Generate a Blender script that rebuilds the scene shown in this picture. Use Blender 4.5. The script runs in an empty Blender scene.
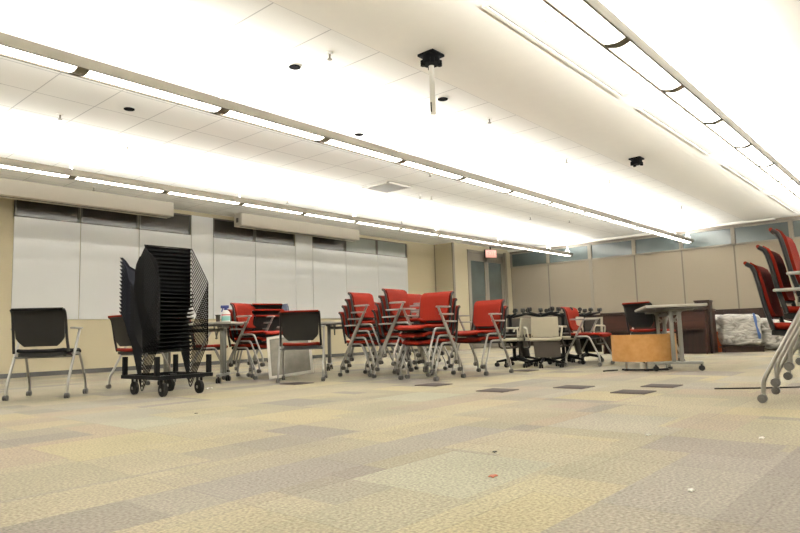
import bpy, bmesh, math, random
from mathutils import Vector, Matrix
S = bpy.context.scene
C = S.collection
PI = math.pi
rnd = random.Random(7)

# ------------------------------------------------------------------ camera, world, exposure
F_PX, YAW, PITCH, ROLL = 633.4, math.radians(40.798), math.radians(6.028), math.radians(-1.779)
CAM_H = 0.5
cd = bpy.data.cameras.new('camera'); cam = bpy.data.objects.new('camera', cd); C.objects.link(cam)
cd.sensor_width = 36.0; cd.lens = F_PX / 800.0 * 36.0; cd.clip_start = 0.05; cd.clip_end = 100
_f = Vector((math.cos(YAW)*math.cos(PITCH), math.sin(YAW)*math.cos(PITCH), math.sin(PITCH)))
_r = Vector((math.sin(YAW), -math.cos(YAW), 0)); _u = _r.cross(_f)
_r2 = _r*math.cos(ROLL) + _u*math.sin(ROLL); _u2 = _u*math.cos(ROLL) - _r*math.sin(ROLL)
M3 = Matrix((_r2, _u2, -_f)).transposed()
cam.matrix_world = Matrix.Translation((0, 0, CAM_H)) @ M3.to_4x4()
S.camera = cam
w = bpy.data.worlds.new('world'); S.world = w; w.use_nodes = True
w.node_tree.nodes['Background'].inputs[0].default_value = (0.9, 0.85, 0.75, 1)
w.node_tree.nodes['Background'].inputs[1].default_value = 0.02
S.view_settings.view_transform = 'Standard'; S.view_settings.look = 'None'
S.view_settings.gamma = 1.0; S.view_settings.use_curve_mapping = False
S.view_settings.exposure = 0.0
UP_POWER = 125.0          # watts of each up-light segment pair
LAMP_COL = (1.0, 0.985, 0.945)
DIFF_EMIT = 7.0

# ------------------------------------------------------------------ helpers
def mat(name, col, rough=0.5, metal=0.0, spec=0.5, noise=0.0, nscale=40.0, bump=0.0, bscale=200.0, coat=0.0, emit=0.0, trans=0.0):
    m = bpy.data.materials.new(name); m.use_nodes = True
    nt = m.node_tree; b = nt.nodes['Principled BSDF']
    b.inputs['Base Color'].default_value = (*col, 1); b.inputs['Roughness'].default_value = rough
    b.inputs['Metallic'].default_value = metal; b.inputs['Specular IOR Level'].default_value = spec
    b.inputs['Coat Weight'].default_value = coat; b.inputs['Transmission Weight'].default_value = trans
    if emit: 
        b.inputs['Emission Color'].default_value = (*col, 1); b.inputs['Emission Strength'].default_value = emit
    if noise or bump:
        tc = nt.nodes.new('ShaderNodeTexCoord')
    if noise:
        n = nt.nodes.new('ShaderNodeTexNoise'); n.inputs['Scale'].default_value = nscale; n.inputs['Detail'].default_value = 3
        nt.links.new(tc.outputs['Object'], n.inputs['Vector'])
        mr = nt.nodes.new('ShaderNodeMapRange'); mr.inputs[3].default_value = 1-noise; mr.inputs[4].default_value = 1+noise
        nt.links.new(n.outputs[0], mr.inputs[0])
        mx = nt.nodes.new('ShaderNodeMix'); mx.data_type = 'RGBA'; mx.blend_type = 'MULTIPLY'; mx.inputs[0].default_value = 1
        mx.inputs[6].default_value = (*col, 1); nt.links.new(mr.outputs[0], mx.inputs[7]); nt.links.new(mx.outputs[2], b.inputs['Base Color'])
    if bump:
        n2 = nt.nodes.new('ShaderNodeTexNoise'); n2.inputs['Scale'].default_value = bscale; n2.inputs['Detail'].default_value = 2
        nt.links.new(tc.outputs['Object'], n2.inputs['Vector'])
        bp = nt.nodes.new('ShaderNodeBump'); bp.inputs['Strength'].default_value = bump; bp.inputs['Distance'].default_value = 0.01
        nt.links.new(n2.outputs[0], bp.inputs['Height']); nt.links.new(bp.outputs[0], b.inputs['Normal'])
    return m

def wood(name, c1, c2, scale=3.0, rough=0.4, axis=2):
    m = bpy.data.materials.new(name); m.use_nodes = True; nt = m.node_tree; b = nt.nodes['Principled BSDF']
    tc = nt.nodes.new('ShaderNodeTexCoord'); mp = nt.nodes.new('ShaderNodeMapping')
    sc = [scale*6]*3; sc[axis] = scale*0.5; mp.inputs['Scale'].default_value = sc
    n = nt.nodes.new('ShaderNodeTexNoise'); n.inputs['Scale'].default_value = 2.0; n.inputs['Detail'].default_value = 6
    r = nt.nodes.new('ShaderNodeValToRGB'); r.color_ramp.elements[0].position = 0.3; r.color_ramp.elements[1].position = 0.7
    r.color_ramp.elements[0].color = (*c1, 1); r.color_ramp.elements[1].color = (*c2, 1)
    nt.links.new(tc.outputs['Object'], mp.inputs[0]); nt.links.new(mp.outputs[0], n.inputs['Vector'])
    nt.links.new(n.outputs[0], r.inputs[0]); nt.links.new(r.outputs[0], b.inputs['Base Color']); b.inputs['Roughness'].default_value = rough; b.inputs['Specular IOR Level'].default_value = 0.25
    return m

def bm_box(bm, x0, x1, y0, y1, z0, z1, M=None):
    vs = [bm.verts.new((x, y, z)) for x in (x0, x1) for y in (y0, y1) for z in (z0, z1)]
    for f in ((0,1,3,2),(4,6,7,5),(0,4,5,1),(2,3,7,6),(0,2,6,4),(1,5,7,3)): bm.faces.new([vs[i] for i in f])
    if M is not None:
        for v in vs: v.co = M @ v.co
    return vs

def bm_rbox(bm, x0, x1, y0, y1, z0, z1, r=0.01, seg=2, M=None):
    t = bmesh.new(); bm_box(t, x0, x1, y0, y1, z0, z1)
    bmesh.ops.bevel(t, geom=list(t.edges), offset=r, segments=seg, affect='EDGES', profile=0.5)
    if M is not None: bmesh.ops.transform(t, matrix=M, verts=t.verts)
    me = bpy.data.meshes.new('tmp'); t.to_mesh(me); t.free(); bm.from_mesh(me); bpy.data.meshes.remove(me)

def smooth_path(pts, rad=0.03, n=4):
    pts = [Vector(p) for p in pts]; out = [pts[0]]
    for i in range(1, len(pts)-1):
        a, b, c = pts[i-1], pts[i], pts[i+1]
        r1 = min(rad, (a-b).length*0.45); r2 = min(rad, (c-b).length*0.45)
        p, q = b+(a-b).normalized()*r1, b+(c-b).normalized()*r2
        for k in range(n+1):
            t = k/n; out.append(p*(1-t)**2 + b*2*t*(1-t) + q*t*t)
    out.append(pts[-1]); return out

def bm_tube(bm, pts, r, n=8, closed=False, ry=None):
    pts = [Vector(p) for p in pts]; N = len(pts); rings = []
    up = None
    for i, p in enumerate(pts):
        if closed: t = (pts[(i+1) % N]-pts[i-1]).normalized()
        else: t = ((pts[min(i+1, N-1)]-pts[max(i-1, 0)])).normalized()
        if up is None:
            up = Vector((0, 0, 1)) if abs(t.z) < 0.9 else Vector((1, 0, 0))
        a = t.cross(up); a = a.normalized() if a.length > 1e-6 else t.orthogonal().normalized()
        up = a.cross(t).normalized()
        rr = r[i] if isinstance(r, (list, tuple)) else r
        r2 = ry if ry else rr
        rings.append([bm.verts.new(p + a*math.cos(2*PI*k/n)*rr + up*math.sin(2*PI*k/n)*r2) for k in range(n)])
    rng = range(N if closed else N-1)
    for i in rng:
        A, B = rings[i], rings[(i+1) % N]
        for k in range(n): bm.faces.new((A[k], A[(k+1) % n], B[(k+1) % n], B[k]))
    if not closed:
        bm.faces.new(rings[0][::-1]); bm.faces.new(rings[-1])

def bm_cyl(bm, c, r, h, axis='z', n=16, r2=None):
    """cylinder centred at c, length h along axis"""
    c = Vector(c); d = {'x': Vector((1,0,0)), 'y': Vector((0,1,0)), 'z': Vector((0,0,1))}[axis]
    bm_tube(bm, [c-d*h/2, c+d*h/2], [r, r2 if r2 is not None else r], n)

def bm_sheet(bm, rows, thick):
    """rows: list of lists of points (same count). Makes a closed plate of given thickness along normals."""
    R, K = len(rows), len(rows[0]); P = [[Vector(p) for p in row] for row in rows]
    def nrm(i, j):
        a = P[min(i+1,R-1)][j]-P[max(i-1,0)][j]; b = P[i][min(j+1,K-1)]-P[i][max(j-1,0)]
        n = a.cross(b); return n.normalized() if n.length > 1e-9 else Vector((0,0,1))
    A = [[bm.verts.new(P[i][j]+nrm(i,j)*thick/2) for j in range(K)] for i in range(R)]
    B = [[bm.verts.new(P[i][j]-nrm(i,j)*thick/2) for j in range(K)] for i in range(R)]
    for i in range(R-1):
        for j in range(K-1):
            bm.faces.new((A[i][j],A[i][j+1],A[i+1][j+1],A[i+1][j])); bm.faces.new((B[i][j],B[i+1][j],B[i+1][j+1],B[i][j+1]))
    for i in range(R-1):
        bm.faces.new((A[i][0],A[i+1][0],B[i+1][0],B[i][0])); bm.faces.new((A[i][-1],B[i][-1],B[i+1][-1],A[i+1][-1]))
    for j in range(K-1):
        bm.faces.new((A[0][j],B[0][j],B[0][j+1],A[0][j+1])); bm.faces.new((A[-1][j],A[-1][j+1],B[-1][j+1],B[-1][j]))

def mesh(name, fn, m, parent=None, smooth=True, bevel=0.0, loc=None):
    bm = bmesh.new(); fn(bm)
    bmesh.ops.recalc_face_normals(bm, faces=bm.faces)
    me = bpy.data.meshes.new(name); bm.to_mesh(me); bm.free()
    for mm in (m if isinstance(m, (list, tuple)) else [m]): me.materials.append(mm)
    o = bpy.data.objects.new(name, me); C.objects.link(o)
    if smooth:
        for p in me.polygons: p.use_smooth = True
        me.set_sharp_from_angle(angle=math.radians(40))
    if bevel:
        b = o.modifiers.new('bevel', 'BEVEL'); b.width = bevel; b.segments = 2; b.limit_method = 'ANGLE'
    if parent: o.parent = parent
    if loc: o.location = loc
    return o

def empty(name, loc=(0,0,0), rz=0.0):
    o = bpy.data.objects.new(name, None); C.objects.link(o); o.location = loc; o.rotation_euler = (0,0,rz); o.empty_display_size = 0.1
    return o
def tag(o, label, cat, group=None):
    o['label'] = label; o['category'] = cat
    if group: o['group'] = group
    return o
def struct(o, label=None):
    o['kind'] = 'structure'
    if label: o['label'] = label
    return o
def kids(o): return [c for c in bpy.data.objects if c.parent == o]
_kid = {}
def dup(root):
    r = root.copy(); C.objects.link(r)
    if root.name not in _kid: _kid[root.name] = [(c, kids(c)) for c in kids(root)]
    for ch, gs in _kid[root.name]:
        c = ch.copy(); C.objects.link(c); c.parent = r
        for g in gs:
            d = g.copy(); C.objects.link(d); d.parent = c
    for k in ('label','category','group'):
        if k in r: del r[k]
    return r
def bx(x0,x1,y0,y1,z0,z1): return lambda bm: bm_box(bm,x0,x1,y0,y1,z0,z1)

# unprojection helper: point on the ray of a photo pixel at a given depth (only used to set out the plan)
def at(px, depth, z=0.3):
    dz = z-CAM_H; k = (px-400)/F_PX*depth
    a, b, c = _f.x, _f.y, depth-_f.z*dz
    d, e, g = _r2.x, _r2.y, k-_r2.z*dz
    D = a*e-b*d
    return ((c*e-b*g)/D, (a*g-c*d)/D)

# ------------------------------------------------------------------ materials
RED = mat('red_fabric', (0.165,0.0105,0.0035), 0.9, spec=0.15, noise=0.12, nscale=300, bump=0.15, bscale=500)
BLACKF = mat('black_fabric', (0.007,0.007,0.008), 0.9, spec=0.2, noise=0.2, nscale=300)
BLUEF = mat('slate_blue_fabric', (0.07,0.09,0.14), 0.9, noise=0.2, nscale=300)
SHELL = mat('black_plastic', (0.008,0.0078,0.0075), 0.5, spec=0.3, noise=0.1, nscale=20)
SILVER = mat('silver_paint', (0.36,0.35,0.325), 0.34, 0.65, noise=0.05, nscale=15)
ARMG = mat('grey_arm_plastic', (0.27,0.26,0.235), 0.5, noise=0.05, nscale=20)
RUBBER = mat('dark_caster_rubber', (0.01,0.0095,0.009), 0.6, spec=0.25, noise=0.1, nscale=40)
GREYW = mat('grey_caster_plastic', (0.065,0.061,0.057), 0.5, noise=0.1, nscale=40)
BLKM = mat('black_metal', (0.004,0.004,0.0045), 0.6, 0.0, spec=0.10, noise=0.1, nscale=30)
NAVY = mat('dark_navy_shell', (0.006,0.0068,0.011), 0.75, spec=0.12, noise=0.1, nscale=60)
CREAM = mat('cream_plastic', (0.56,0.52,0.41), 0.5, noise=0.05, nscale=15)
TAUPE = mat('taupe_mesh', (0.035,0.028,0.021), 0.9, noise=0.15, nscale=150)
LAMG = mat('pale_laminate', (0.42,0.40,0.345), 0.4, noise=0.04, nscale=20)
EDGE = mat('dark_edge_band', (0.05,0.048,0.045), 0.5, noise=0.05, nscale=20)
GREYM = mat('grey_table_metal', (0.22,0.22,0.20), 0.4, 0.4, noise=0.05, nscale=20)
DGREY = mat('dark_grey_metal', (0.10,0.10,0.095), 0.45, 0.3, noise=0.05, nscale=20)
BEIGE = mat('beige_wall_fabric', (0.25,0.212,0.16), 0.9, noise=0.05, nscale=90, bump=0.08, bscale=300)
BEIGE2 = mat('beige_wall_panel', (0.51,0.45,0.31), 0.85, noise=0.03, nscale=40)
TRIMG = mat('greige_trim', (0.22,0.195,0.155), 0.5, noise=0.04, nscale=20)
WHITE_P = mat('white_painted_metal', (0.78,0.76,0.70), 0.45, noise=0.02, nscale=10)
HOUS = mat('grey_luminaire_metal', (0.19,0.168,0.13), 0.45, 0.1, noise=0.04, nscale=10)
DRYW = mat('cream_drywall', (0.88,0.855,0.785), 0.85, noise=0.02, nscale=8)
WOODD = wood('dark_walnut', (0.012,0.006,0.004), (0.026,0.012,0.008), 2.0, 0.4)
WOODR = wood('red_mahogany', (0.020,0.007,0.004), (0.040,0.013,0.007), 2.0, 0.4, axis=1)
MAPLE = wood('honey_maple', (0.40,0.20,0.065), (0.48,0.26,0.095), 1.5, 0.4, axis=0)
SCREENW = mat('screen_case_paint', (0.52,0.48,0.40), 0.5, noise=0.02, nscale=8)

def m_whiteboard():
    m = mat('glossy_whiteboard', (0.81,0.825,0.835), 0.07, spec=0.6, coat=0.5)
    nt = m.node_tree; b = nt.nodes['Principled BSDF']; tc = nt.nodes.new('ShaderNodeTexCoord')
    n = nt.nodes.new('ShaderNodeTexNoise'); n.inputs['Scale'].default_value = 1.6; n.inputs['Detail'].default_value = 1
    bp = nt.nodes.new('ShaderNodeBump'); bp.inputs['Strength'].default_value = 0.10; bp.inputs['Distance'].default_value = 0.03
    nt.links.new(tc.outputs['Object'], n.inputs['Vector']); nt.links.new(n.outputs[0], bp.inputs['Height']); nt.links.new(bp.outputs[0], b.inputs['Normal'])
    return m
WBOARD = m_whiteboard()
GLASSD = mat('dark_reflective_glass', (0.040,0.034,0.028), 0.10, spec=0.6, noise=0.3, nscale=2)
GLASSB = mat('blue_grey_glass', (0.088,0.108,0.106), 0.16, spec=0.45, noise=0.25, nscale=1.2)
GLASS_GLARE = mat('glass_painted_glare', (0.24,0.26,0.225), 0.10, spec=0.8, noise=0.3, nscale=1.5)  # right-end panes: reflected glare put into a lighter base colour
DOORG = mat('door_glass', (0.06,0.075,0.07), 0.06, spec=0.8, noise=0.4, nscale=2)

def m_carpet():
    m = bpy.data.materials.new('carpet_tiles'); m.use_nodes = True; nt = m.node_tree; L = nt.links; N = nt.nodes.new
    b = nt.nodes['Principled BSDF']; b.inputs['Roughness'].default_value = 0.95; b.inputs['Specular IOR Level'].default_value = 0.15
    tc = N('ShaderNodeTexCoord')
    def cells(sx, sy, ox, oy, shift):
        mp = N('ShaderNodeMapping'); mp.inputs['Location'].default_value = (ox, oy, 0); mp.inputs['Scale'].default_value = (1/sx, 1/sy, 0)
        L.new(tc.outputs['Object'], mp.inputs[0])
        if shift:
            sp = N('ShaderNodeSeparateXYZ'); L.new(mp.outputs[0], sp.inputs[0])
            fl = N('ShaderNodeMath'); fl.operation = 'FLOOR'; L.new(sp.outputs[1], fl.inputs[0])
            wn0 = N('ShaderNodeTexWhiteNoise'); wn0.noise_dimensions = '1D'; L.new(fl.outputs[0], wn0.inputs['W'])
            ad = N('ShaderNodeMath'); ad.operation = 'ADD'; L.new(sp.outputs[0], ad.inputs[0]); L.new(wn0.outputs[0], ad.inputs[1])
            cb = N('ShaderNodeCombineXYZ'); L.new(ad.outputs[0], cb.inputs[0]); L.new(sp.outputs[1], cb.inputs[1]); vec = cb.outputs[0]
        else: vec = mp.outputs[0]
        f = N('ShaderNodeVectorMath'); f.operation = 'FLOOR'; L.new(vec, f.inputs[0])
        wn = N('ShaderNodeTexWhiteNoise'); wn.noise_dimensions = '2D'; L.new(f.outputs[0], wn.inputs['Vector'])
        fr = N('ShaderNodeVectorMath'); fr.operation = 'FRACTION'; L.new(vec, fr.inputs[0])
        return wn.outputs['Value'], fr.outputs[0]
    def ramp(v, stops):
        r = N('ShaderNodeValToRGB'); r.color_ramp.interpolation = 'CONSTANT'
        e = r.color_ramp.elements
        while len(e) < len(stops): e.new(0.5)
        for i, (p, c) in enumerate(stops): e[i].position = p; e[i].color = (*c, 1)
        L.new(v, r.inputs[0]); return r.outputs[0]
    base = [(0,(0.224,0.197,0.143)),(0.3,(0.202,0.180,0.132)),(0.45,(0.241,0.210,0.135)),(0.6,(0.216,0.197,0.158)),(0.72,(0.170,0.149,0.128)),(0.84,(0.220,0.180,0.135)),(0.92,(0.229,0.218,0.168))]
    v1, f1 = cells(0.61,0.61,0.07,0.32,False)
    v2, f2 = cells(0.915,0.305,0.0,0.32,True)
    c1 = ramp(v1, base); c2 = ramp(v2, [(0,(0.233,0.205,0.148)),(0.25,(0.211,0.189,0.137)),(0.45,(0.184,0.164,0.132)),(0.55,(0.150,0.134,0.118)),(0.65,(0.250,0.218,0.143)),(0.8,(0.216,0.175,0.135)),(0.9,(0.189,0.171,0.148))])
    v3, f3 = cells(0.61,0.61,0.5,0.1,True)
    gt = N('ShaderNodeMath'); gt.operation = 'GREATER_THAN'; gt.inputs[1].default_value = 0.45; L.new(v3, gt.inputs[0])
    ml = N('ShaderNodeMath'); ml.operation = 'MULTIPLY'; ml.inputs[1].default_value = 0.75; L.new(gt.outputs[0], ml.inputs[0])
    mx = N('ShaderNodeMix'); mx.data_type = 'RGBA'; L.new(ml.outputs[0], mx.inputs[0]); L.new(c1, mx.inputs[6]); L.new(c2, mx.inputs[7])
    # soft wear + pile grain
    n1 = N('ShaderNodeTexNoise'); n1.inputs['Scale'].default_value = 1.3; n1.inputs['Detail'].default_value = 4; L.new(tc.outputs['Object'], n1.inputs['Vector'])
    n2 = N('ShaderNodeTexNoise'); n2.inputs['Scale'].default_value = 95; n2.inputs['Detail'].default_value = 4; L.new(tc.outputs['Object'], n2.inputs['Vector'])
    m1 = N('ShaderNodeMapRange'); m1.inputs[1].default_value = 0.3; m1.inputs[2].default_value = 0.7; m1.inputs[3].default_value = 0.90; m1.inputs[4].default_value = 1.10; L.new(n1.outputs[0], m1.inputs[0])
    m2 = N('ShaderNodeMapRange'); m2.inputs[1].default_value = 0.3; m2.inputs[2].default_value = 0.7; m2.inputs[3].default_value = 0.66; m2.inputs[4].default_value = 1.34; L.new(n2.outputs[0], m2.inputs[0])
    mm = N('ShaderNodeMath'); mm.operation = 'MULTIPLY'; L.new(m1.outputs[0], mm.inputs[0]); L.new(m2.outputs[0], mm.inputs[1])
    # seams
    sp = N('ShaderNodeSeparateXYZ'); L.new(f1, sp.inputs[0])
    a = N('ShaderNodeMath'); a.operation = 'MINIMUM'; L.new(sp.outputs[0], a.inputs[0]); L.new(sp.outputs[1], a.inputs[1])
    ss = N('ShaderNodeMapRange'); ss.inputs[1].default_value = 0.0; ss.inputs[2].default_value = 0.014; ss.inputs[3].default_value = 0.80; ss.inputs[4].default_value = 1.0; L.new(a.outputs[0], ss.inputs[0])
    m3 = N('ShaderNodeMath'); m3.operation = 'MULTIPLY'; L.new(mm.outputs[0], m3.inputs[0]); L.new(ss.outputs[0], m3.inputs[1])
    m4 = N('ShaderNodeMix'); m4.data_type = 'RGBA'; m4.blend_type = 'MULTIPLY'; m4.inputs[0].default_value = 1; L.new(mx.outputs[2], m4.inputs[6]); L.new(m3.outputs[0], m4.inputs[7])
    L.new(m4.outputs[2], b.inputs['Base Color'])
    bp = N('ShaderNodeBump'); bp.inputs['Strength'].default_value = 0.5; bp.inputs['Distance'].default_value = 0.006; L.new(n2.outputs[0], bp.inputs['Height']); L.new(bp.outputs[0], b.inputs['Normal'])
    return m
CARPET = m_carpet()

def m_ceiling():
    m = bpy.data.materials.new('ceiling_tiles'); m.use_nodes = True; nt = m.node_tree; L = nt.links; N = nt.nodes.new
    b = nt.nodes['Principled BSDF']; b.inputs['Roughness'].default_value = 0.9; b.inputs['Specular IOR Level'].default_value = 0.2
    tc = N('ShaderNodeTexCoord'); mp = N('ShaderNodeMapping'); mp.inputs['Scale'].default_value = (1/0.588, 1/0.61, 0)
    mp.inputs['Location'].default_value = (-2.25/0.588+10, -3.62/0.61+20, 0)
    L.new(tc.outputs['Object'], mp.inputs[0])
    fr = N('ShaderNodeVectorMath'); fr.operation = 'FRACTION'; L.new(mp.outputs[0], fr.inputs[0])
    sp = N('ShaderNodeSeparateXYZ'); L.new(fr.outputs[0], sp.inputs[0])
    a = N('ShaderNodeMath'); a.operation = 'MINIMUM'; L.new(sp.outputs[0], a.inputs[0]); L.new(sp.outputs[1], a.inputs[1])
    r = N('ShaderNodeMapRange'); r.inputs[1].default_value = 0.012; r.inputs[2].default_value = 0.022; r.inputs[3].default_value = 0.6; r.inputs[4].default_value = 1.0
    L.new(a.outputs[0], r.inputs[0])
    n = N('ShaderNodeTexNoise'); n.inputs['Scale'].default_value = 120; L.new(tc.outputs['Object'], n.inputs['Vector'])
    r2 = N('ShaderNodeMapRange'); r2.inputs[3].default_value = 0.96; r2.inputs[4].default_value = 1.04; L.new(n.outputs[0], r2.inputs[0])
    ml = N('ShaderNodeMath'); ml.operation = 'MULTIPLY'; L.new(r.outputs[0], ml.inputs[0]); L.new(r2.outputs[0], ml.inputs[1])
    mx = N('ShaderNodeMix'); mx.data_type = 'RGBA'; mx.blend_type = 'MULTIPLY'; mx.inputs[0].default_value = 1
    mx.inputs[6].default_value = (0.90,0.89,0.845,1); L.new(ml.outputs[0], mx.inputs[7]); L.new(mx.outputs[2], b.inputs['Base Color'])
    return m
CEIL = m_ceiling()
def m_emit(name, col, s):
    m = bpy.data.materials.new(name); m.use_nodes = True; nt = m.node_tree; b = nt.nodes['Principled BSDF']
    b.inputs['Base Color'].default_value = (0.8,0.78,0.72,1); b.inputs['Emission Color'].default_value = (*col,1); b.inputs['Emission Strength'].default_value = s
    return m
DIFF = m_emit('lit_diffuser', (1.0,0.95,0.86), DIFF_EMIT)

# ------------------------------------------------------------------ the setting
X0, X1, Y0, YL, YD, XJ, H = -4.0, 17.43, -5.5, 11.05, 10.40, 14.33, 3.0
struct(mesh('floor', bx(X0,X1+0.2,Y0,YL+0.2,-0.1,0), CARPET, smooth=False), 'patchwork carpet tile floor in beige, olive and mauve')
struct(mesh('ceiling', bx(X0,X1+0.2,Y0,YL+0.2,H,H+0.1), CEIL, smooth=False), 'white tiled ceiling')
# smooth drywall band of the ceiling
struct(mesh('trim_1', lambda bm: (bm_box(bm,X0,X1,2.52,3.60,H-0.018,H+0.01), bm_box(bm,X0,X1,Y0,2.52,H-0.018,H+0.01)), DRYW, smooth=False), 'smooth plaster band of the ceiling')
# left wall with whiteboards: wall body with beige panels
def leftwall(bm):
    bm_box(bm, X0, 3.47, YL, YL+0.15, 0, H); bm_box(bm, 13.12, XJ+0.2, YL, YL+0.15, 0, H)
    bm_box(bm, 3.47, 13.12, YL, YL+0.15, 0, 2.50); bm_box(bm, 3.47, 13.12, YL, YL+0.15, 2.93, H)
    bm_box(bm, 3.47, 13.12, YL+0.1, YL+0.15, 2.45, 2.95)
struct(mesh('wall_left', leftwall, BEIGE2, smooth=False), 'long beige wall carrying the whiteboards')
def jog(bm):
    bm_box(bm, XJ, XJ+0.15, YD, YL+0.1, 0, H)
    bm_box(bm, XJ+0.15, 15.03, YD, YD+0.12, 0, H); bm_box(bm, 17.02, X1+0.1, YD, YD+0.12, 0, H)
    bm_box(bm, 15.03, 17.02, YD, YD+0.12, 2.86, H)
struct(mesh('wall_door', jog, BEIGE2, smooth=False), 'beige wall around the glass double door')
struct(mesh('trim_2', lambda bm: (bm_box(bm,XJ-0.012,XJ+0.06,YD-0.014,YD+0.03,0,H), bm_box(bm,XJ-0.012,XJ+0.0,YL-0.03,YL,0,H), bm_box(bm,17.0,17.10,YD-0.05,YD,0,2.9)), TRIMG, smooth=False), 'greige metal corner trim')
struct(mesh('baseboard_left', lambda bm: (bm_box(bm,X0,XJ,YL-0.012,YL,0,0.07),), EDGE, smooth=False))
struct(mesh('wall_rear', bx(X0-0.15,X0,Y0,YL+0.15,0,H), BEIGE2, smooth=False))
struct(mesh('wall_right', bx(X0,X1+0.15,Y0-0.15,Y0,0,H), BEIGE2, smooth=False))
# vertical seams of the lower panels
# far wall
YC = [10.40, 9.10, 7.75, 6.47, 5.22, 3.96, 2.70, 1.43, 0.16, -1.11, -2.38, -3.65, -4.92]
def farwall(bm):
    bm_box(bm, X1, X1+0.15, Y0, YD+0.1, 0, 2.46); bm_box(bm, X1, X1+0.15, Y0, YD+0.1, 2.90, H); bm_box(bm, X1+0.1, X1+0.15, Y0, YD+0.1, 2.4, 2.95)
struct(mesh('wall_far', farwall, BEIGE, smooth=False), 'far wall of beige fabric panels')
def head(bm): bm_box(bm, X1-0.05, X1, Y0, YD-0.001, 2.90, H-0.05)
struct(mesh('trim_3', head, mat('dark_header', (0.17,0.145,0.115), 0.6, noise=0.05), smooth=False), 'dark header strip above the far windows')
struct(mesh('trim_4', bx(X1-0.16,X1,3.0,YD-0.001,H-0.05,H-0.0), WHITE_P, smooth=False), 'pale ceiling edge along the far wall')
def posts(bm):
    for i, y in enumerate(YC):
        wd = 0.055 if i in (2,) else (0.045 if i in (3,5) else 0.022)
        bm_box(bm, X1-0.035, X1, y-wd, y+wd, 2.46, 2.90)
        if i == 2: bm_box(bm, X1-0.02, X1, y-0.045, y+0.045, 0.85, 2.46)
    bm_box(bm, X1-0.02, X1, Y0, YD, 2.44, 2.47)
struct(mesh('trim_5', posts, TRIMG, smooth=False), 'greige posts between the far wall panels')
struct(mesh('trim_6', lambda bm: (bm_box(bm,X1-0.05,X1,Y0,YD-0.001,0.0,0.83), bm_box(bm,X1-0.07,X1,Y0,YD-0.001,0.80,0.85)), WOODD, smooth=False), 'dark wood wainscot along the far wall')
struct(mesh('trim_7', lambda bm: [bm_box(bm, X1-0.006, X1, y-0.016, y+0.016, 0.85, 2.46) for i, y in enumerate(YC) if i != 2], mat('dark_panel_joint', (0.13,0.11,0.085), 0.8, noise=0.05), smooth=False), 'dark joints between the far wall panels')
wn = 0
def window(x0,x1,y0,y1,z0,z1,axis,gm,fm,lab):
    global wn; wn += 1
    t = 0.025
    if axis == 'x':   # lies in a plane y = const
        def fr(bm):
            bm_box(bm,x0,x1,y0,y1,z0,z0+t); bm_box(bm,x0,x1,y0,y1,z1-t,z1); bm_box(bm,x0,x0+t,y0,y1,z0,z1); bm_box(bm,x1-t,x1,y0,y1,z0,z1)
        pn = bx(x0+t,x1-t,(y0+y1)/2,(y0+y1)/2+0.008,z0+t,z1-t)
    else:
        def fr(bm):
            bm_box(bm,x0,x1,y0,y1,z0,z0+t); bm_box(bm,x0,x1,y0,y1,z1-t,z1); bm_box(bm,x0,x1,y0,y0+t,z0,z1); bm_box(bm,x0,x1,y1-t,y1,z0,z1)
        pn = bx((x0+x1)/2,(x0+x1)/2+0.008,y0+t,y1-t,z0+t,z1-t)
    o = struct(mesh('window_%d' % wn, fr, fm, smooth=False), lab); mesh('pane', pn, gm, o, smooth=False)
FRD = mat('dark_window_frame', (0.10,0.09,0.075), 0.5, noise=0.05)
for a, b_, g in ((3.49,4.51,GLASSD),(4.51,5.54,GLASSD),(5.54,6.59,GLASSD),(7.08,8.10,GLASSD),(8.10,9.19,GLASSD),(9.70,10.77,GLASSD),(10.77,11.91,GLASS_GLARE),(11.91,13.10,GLASS_GLARE)):
    window(a+0.01,b_-0.01,YL-0.005,YL+0.03,2.53,2.93,'x',g,FRD,'narrow clerestory window above the whiteboards')
for i in range(len(YC)-1):
    window(X1-0.012,X1+0.05,YC[i+1]+0.024,YC[i]-0.024,2.46,2.90,'y',GLASSB,TRIMG,'high blue grey window band over the fabric wall')

# whiteboard panels, each its own board
ordn = ['first','second','third','fourth','fifth','sixth','seventh','eighth','ninth','tenth']
wbs = [3.49,4.51,5.54,6.59,7.08,8.10,9.19,9.70,10.77,11.91,13.10]
for i in range(10):
    nar = i in (3,6); top = 2.925 if nar else 2.53
    o = mesh('whiteboard', bx(wbs[i]+0.006,wbs[i+1]-0.006,YL-0.02,YL-0.0005,0.90,top), WBOARD, smooth=False, bevel=0.003)
    tag(o, '%s glossy white wall panel from the left, %s' % (ordn[i], 'narrow and reaching the ceiling' if nar else 'wide, below a dark strip window'), 'whiteboard', 'whiteboards along the left wall')

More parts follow.
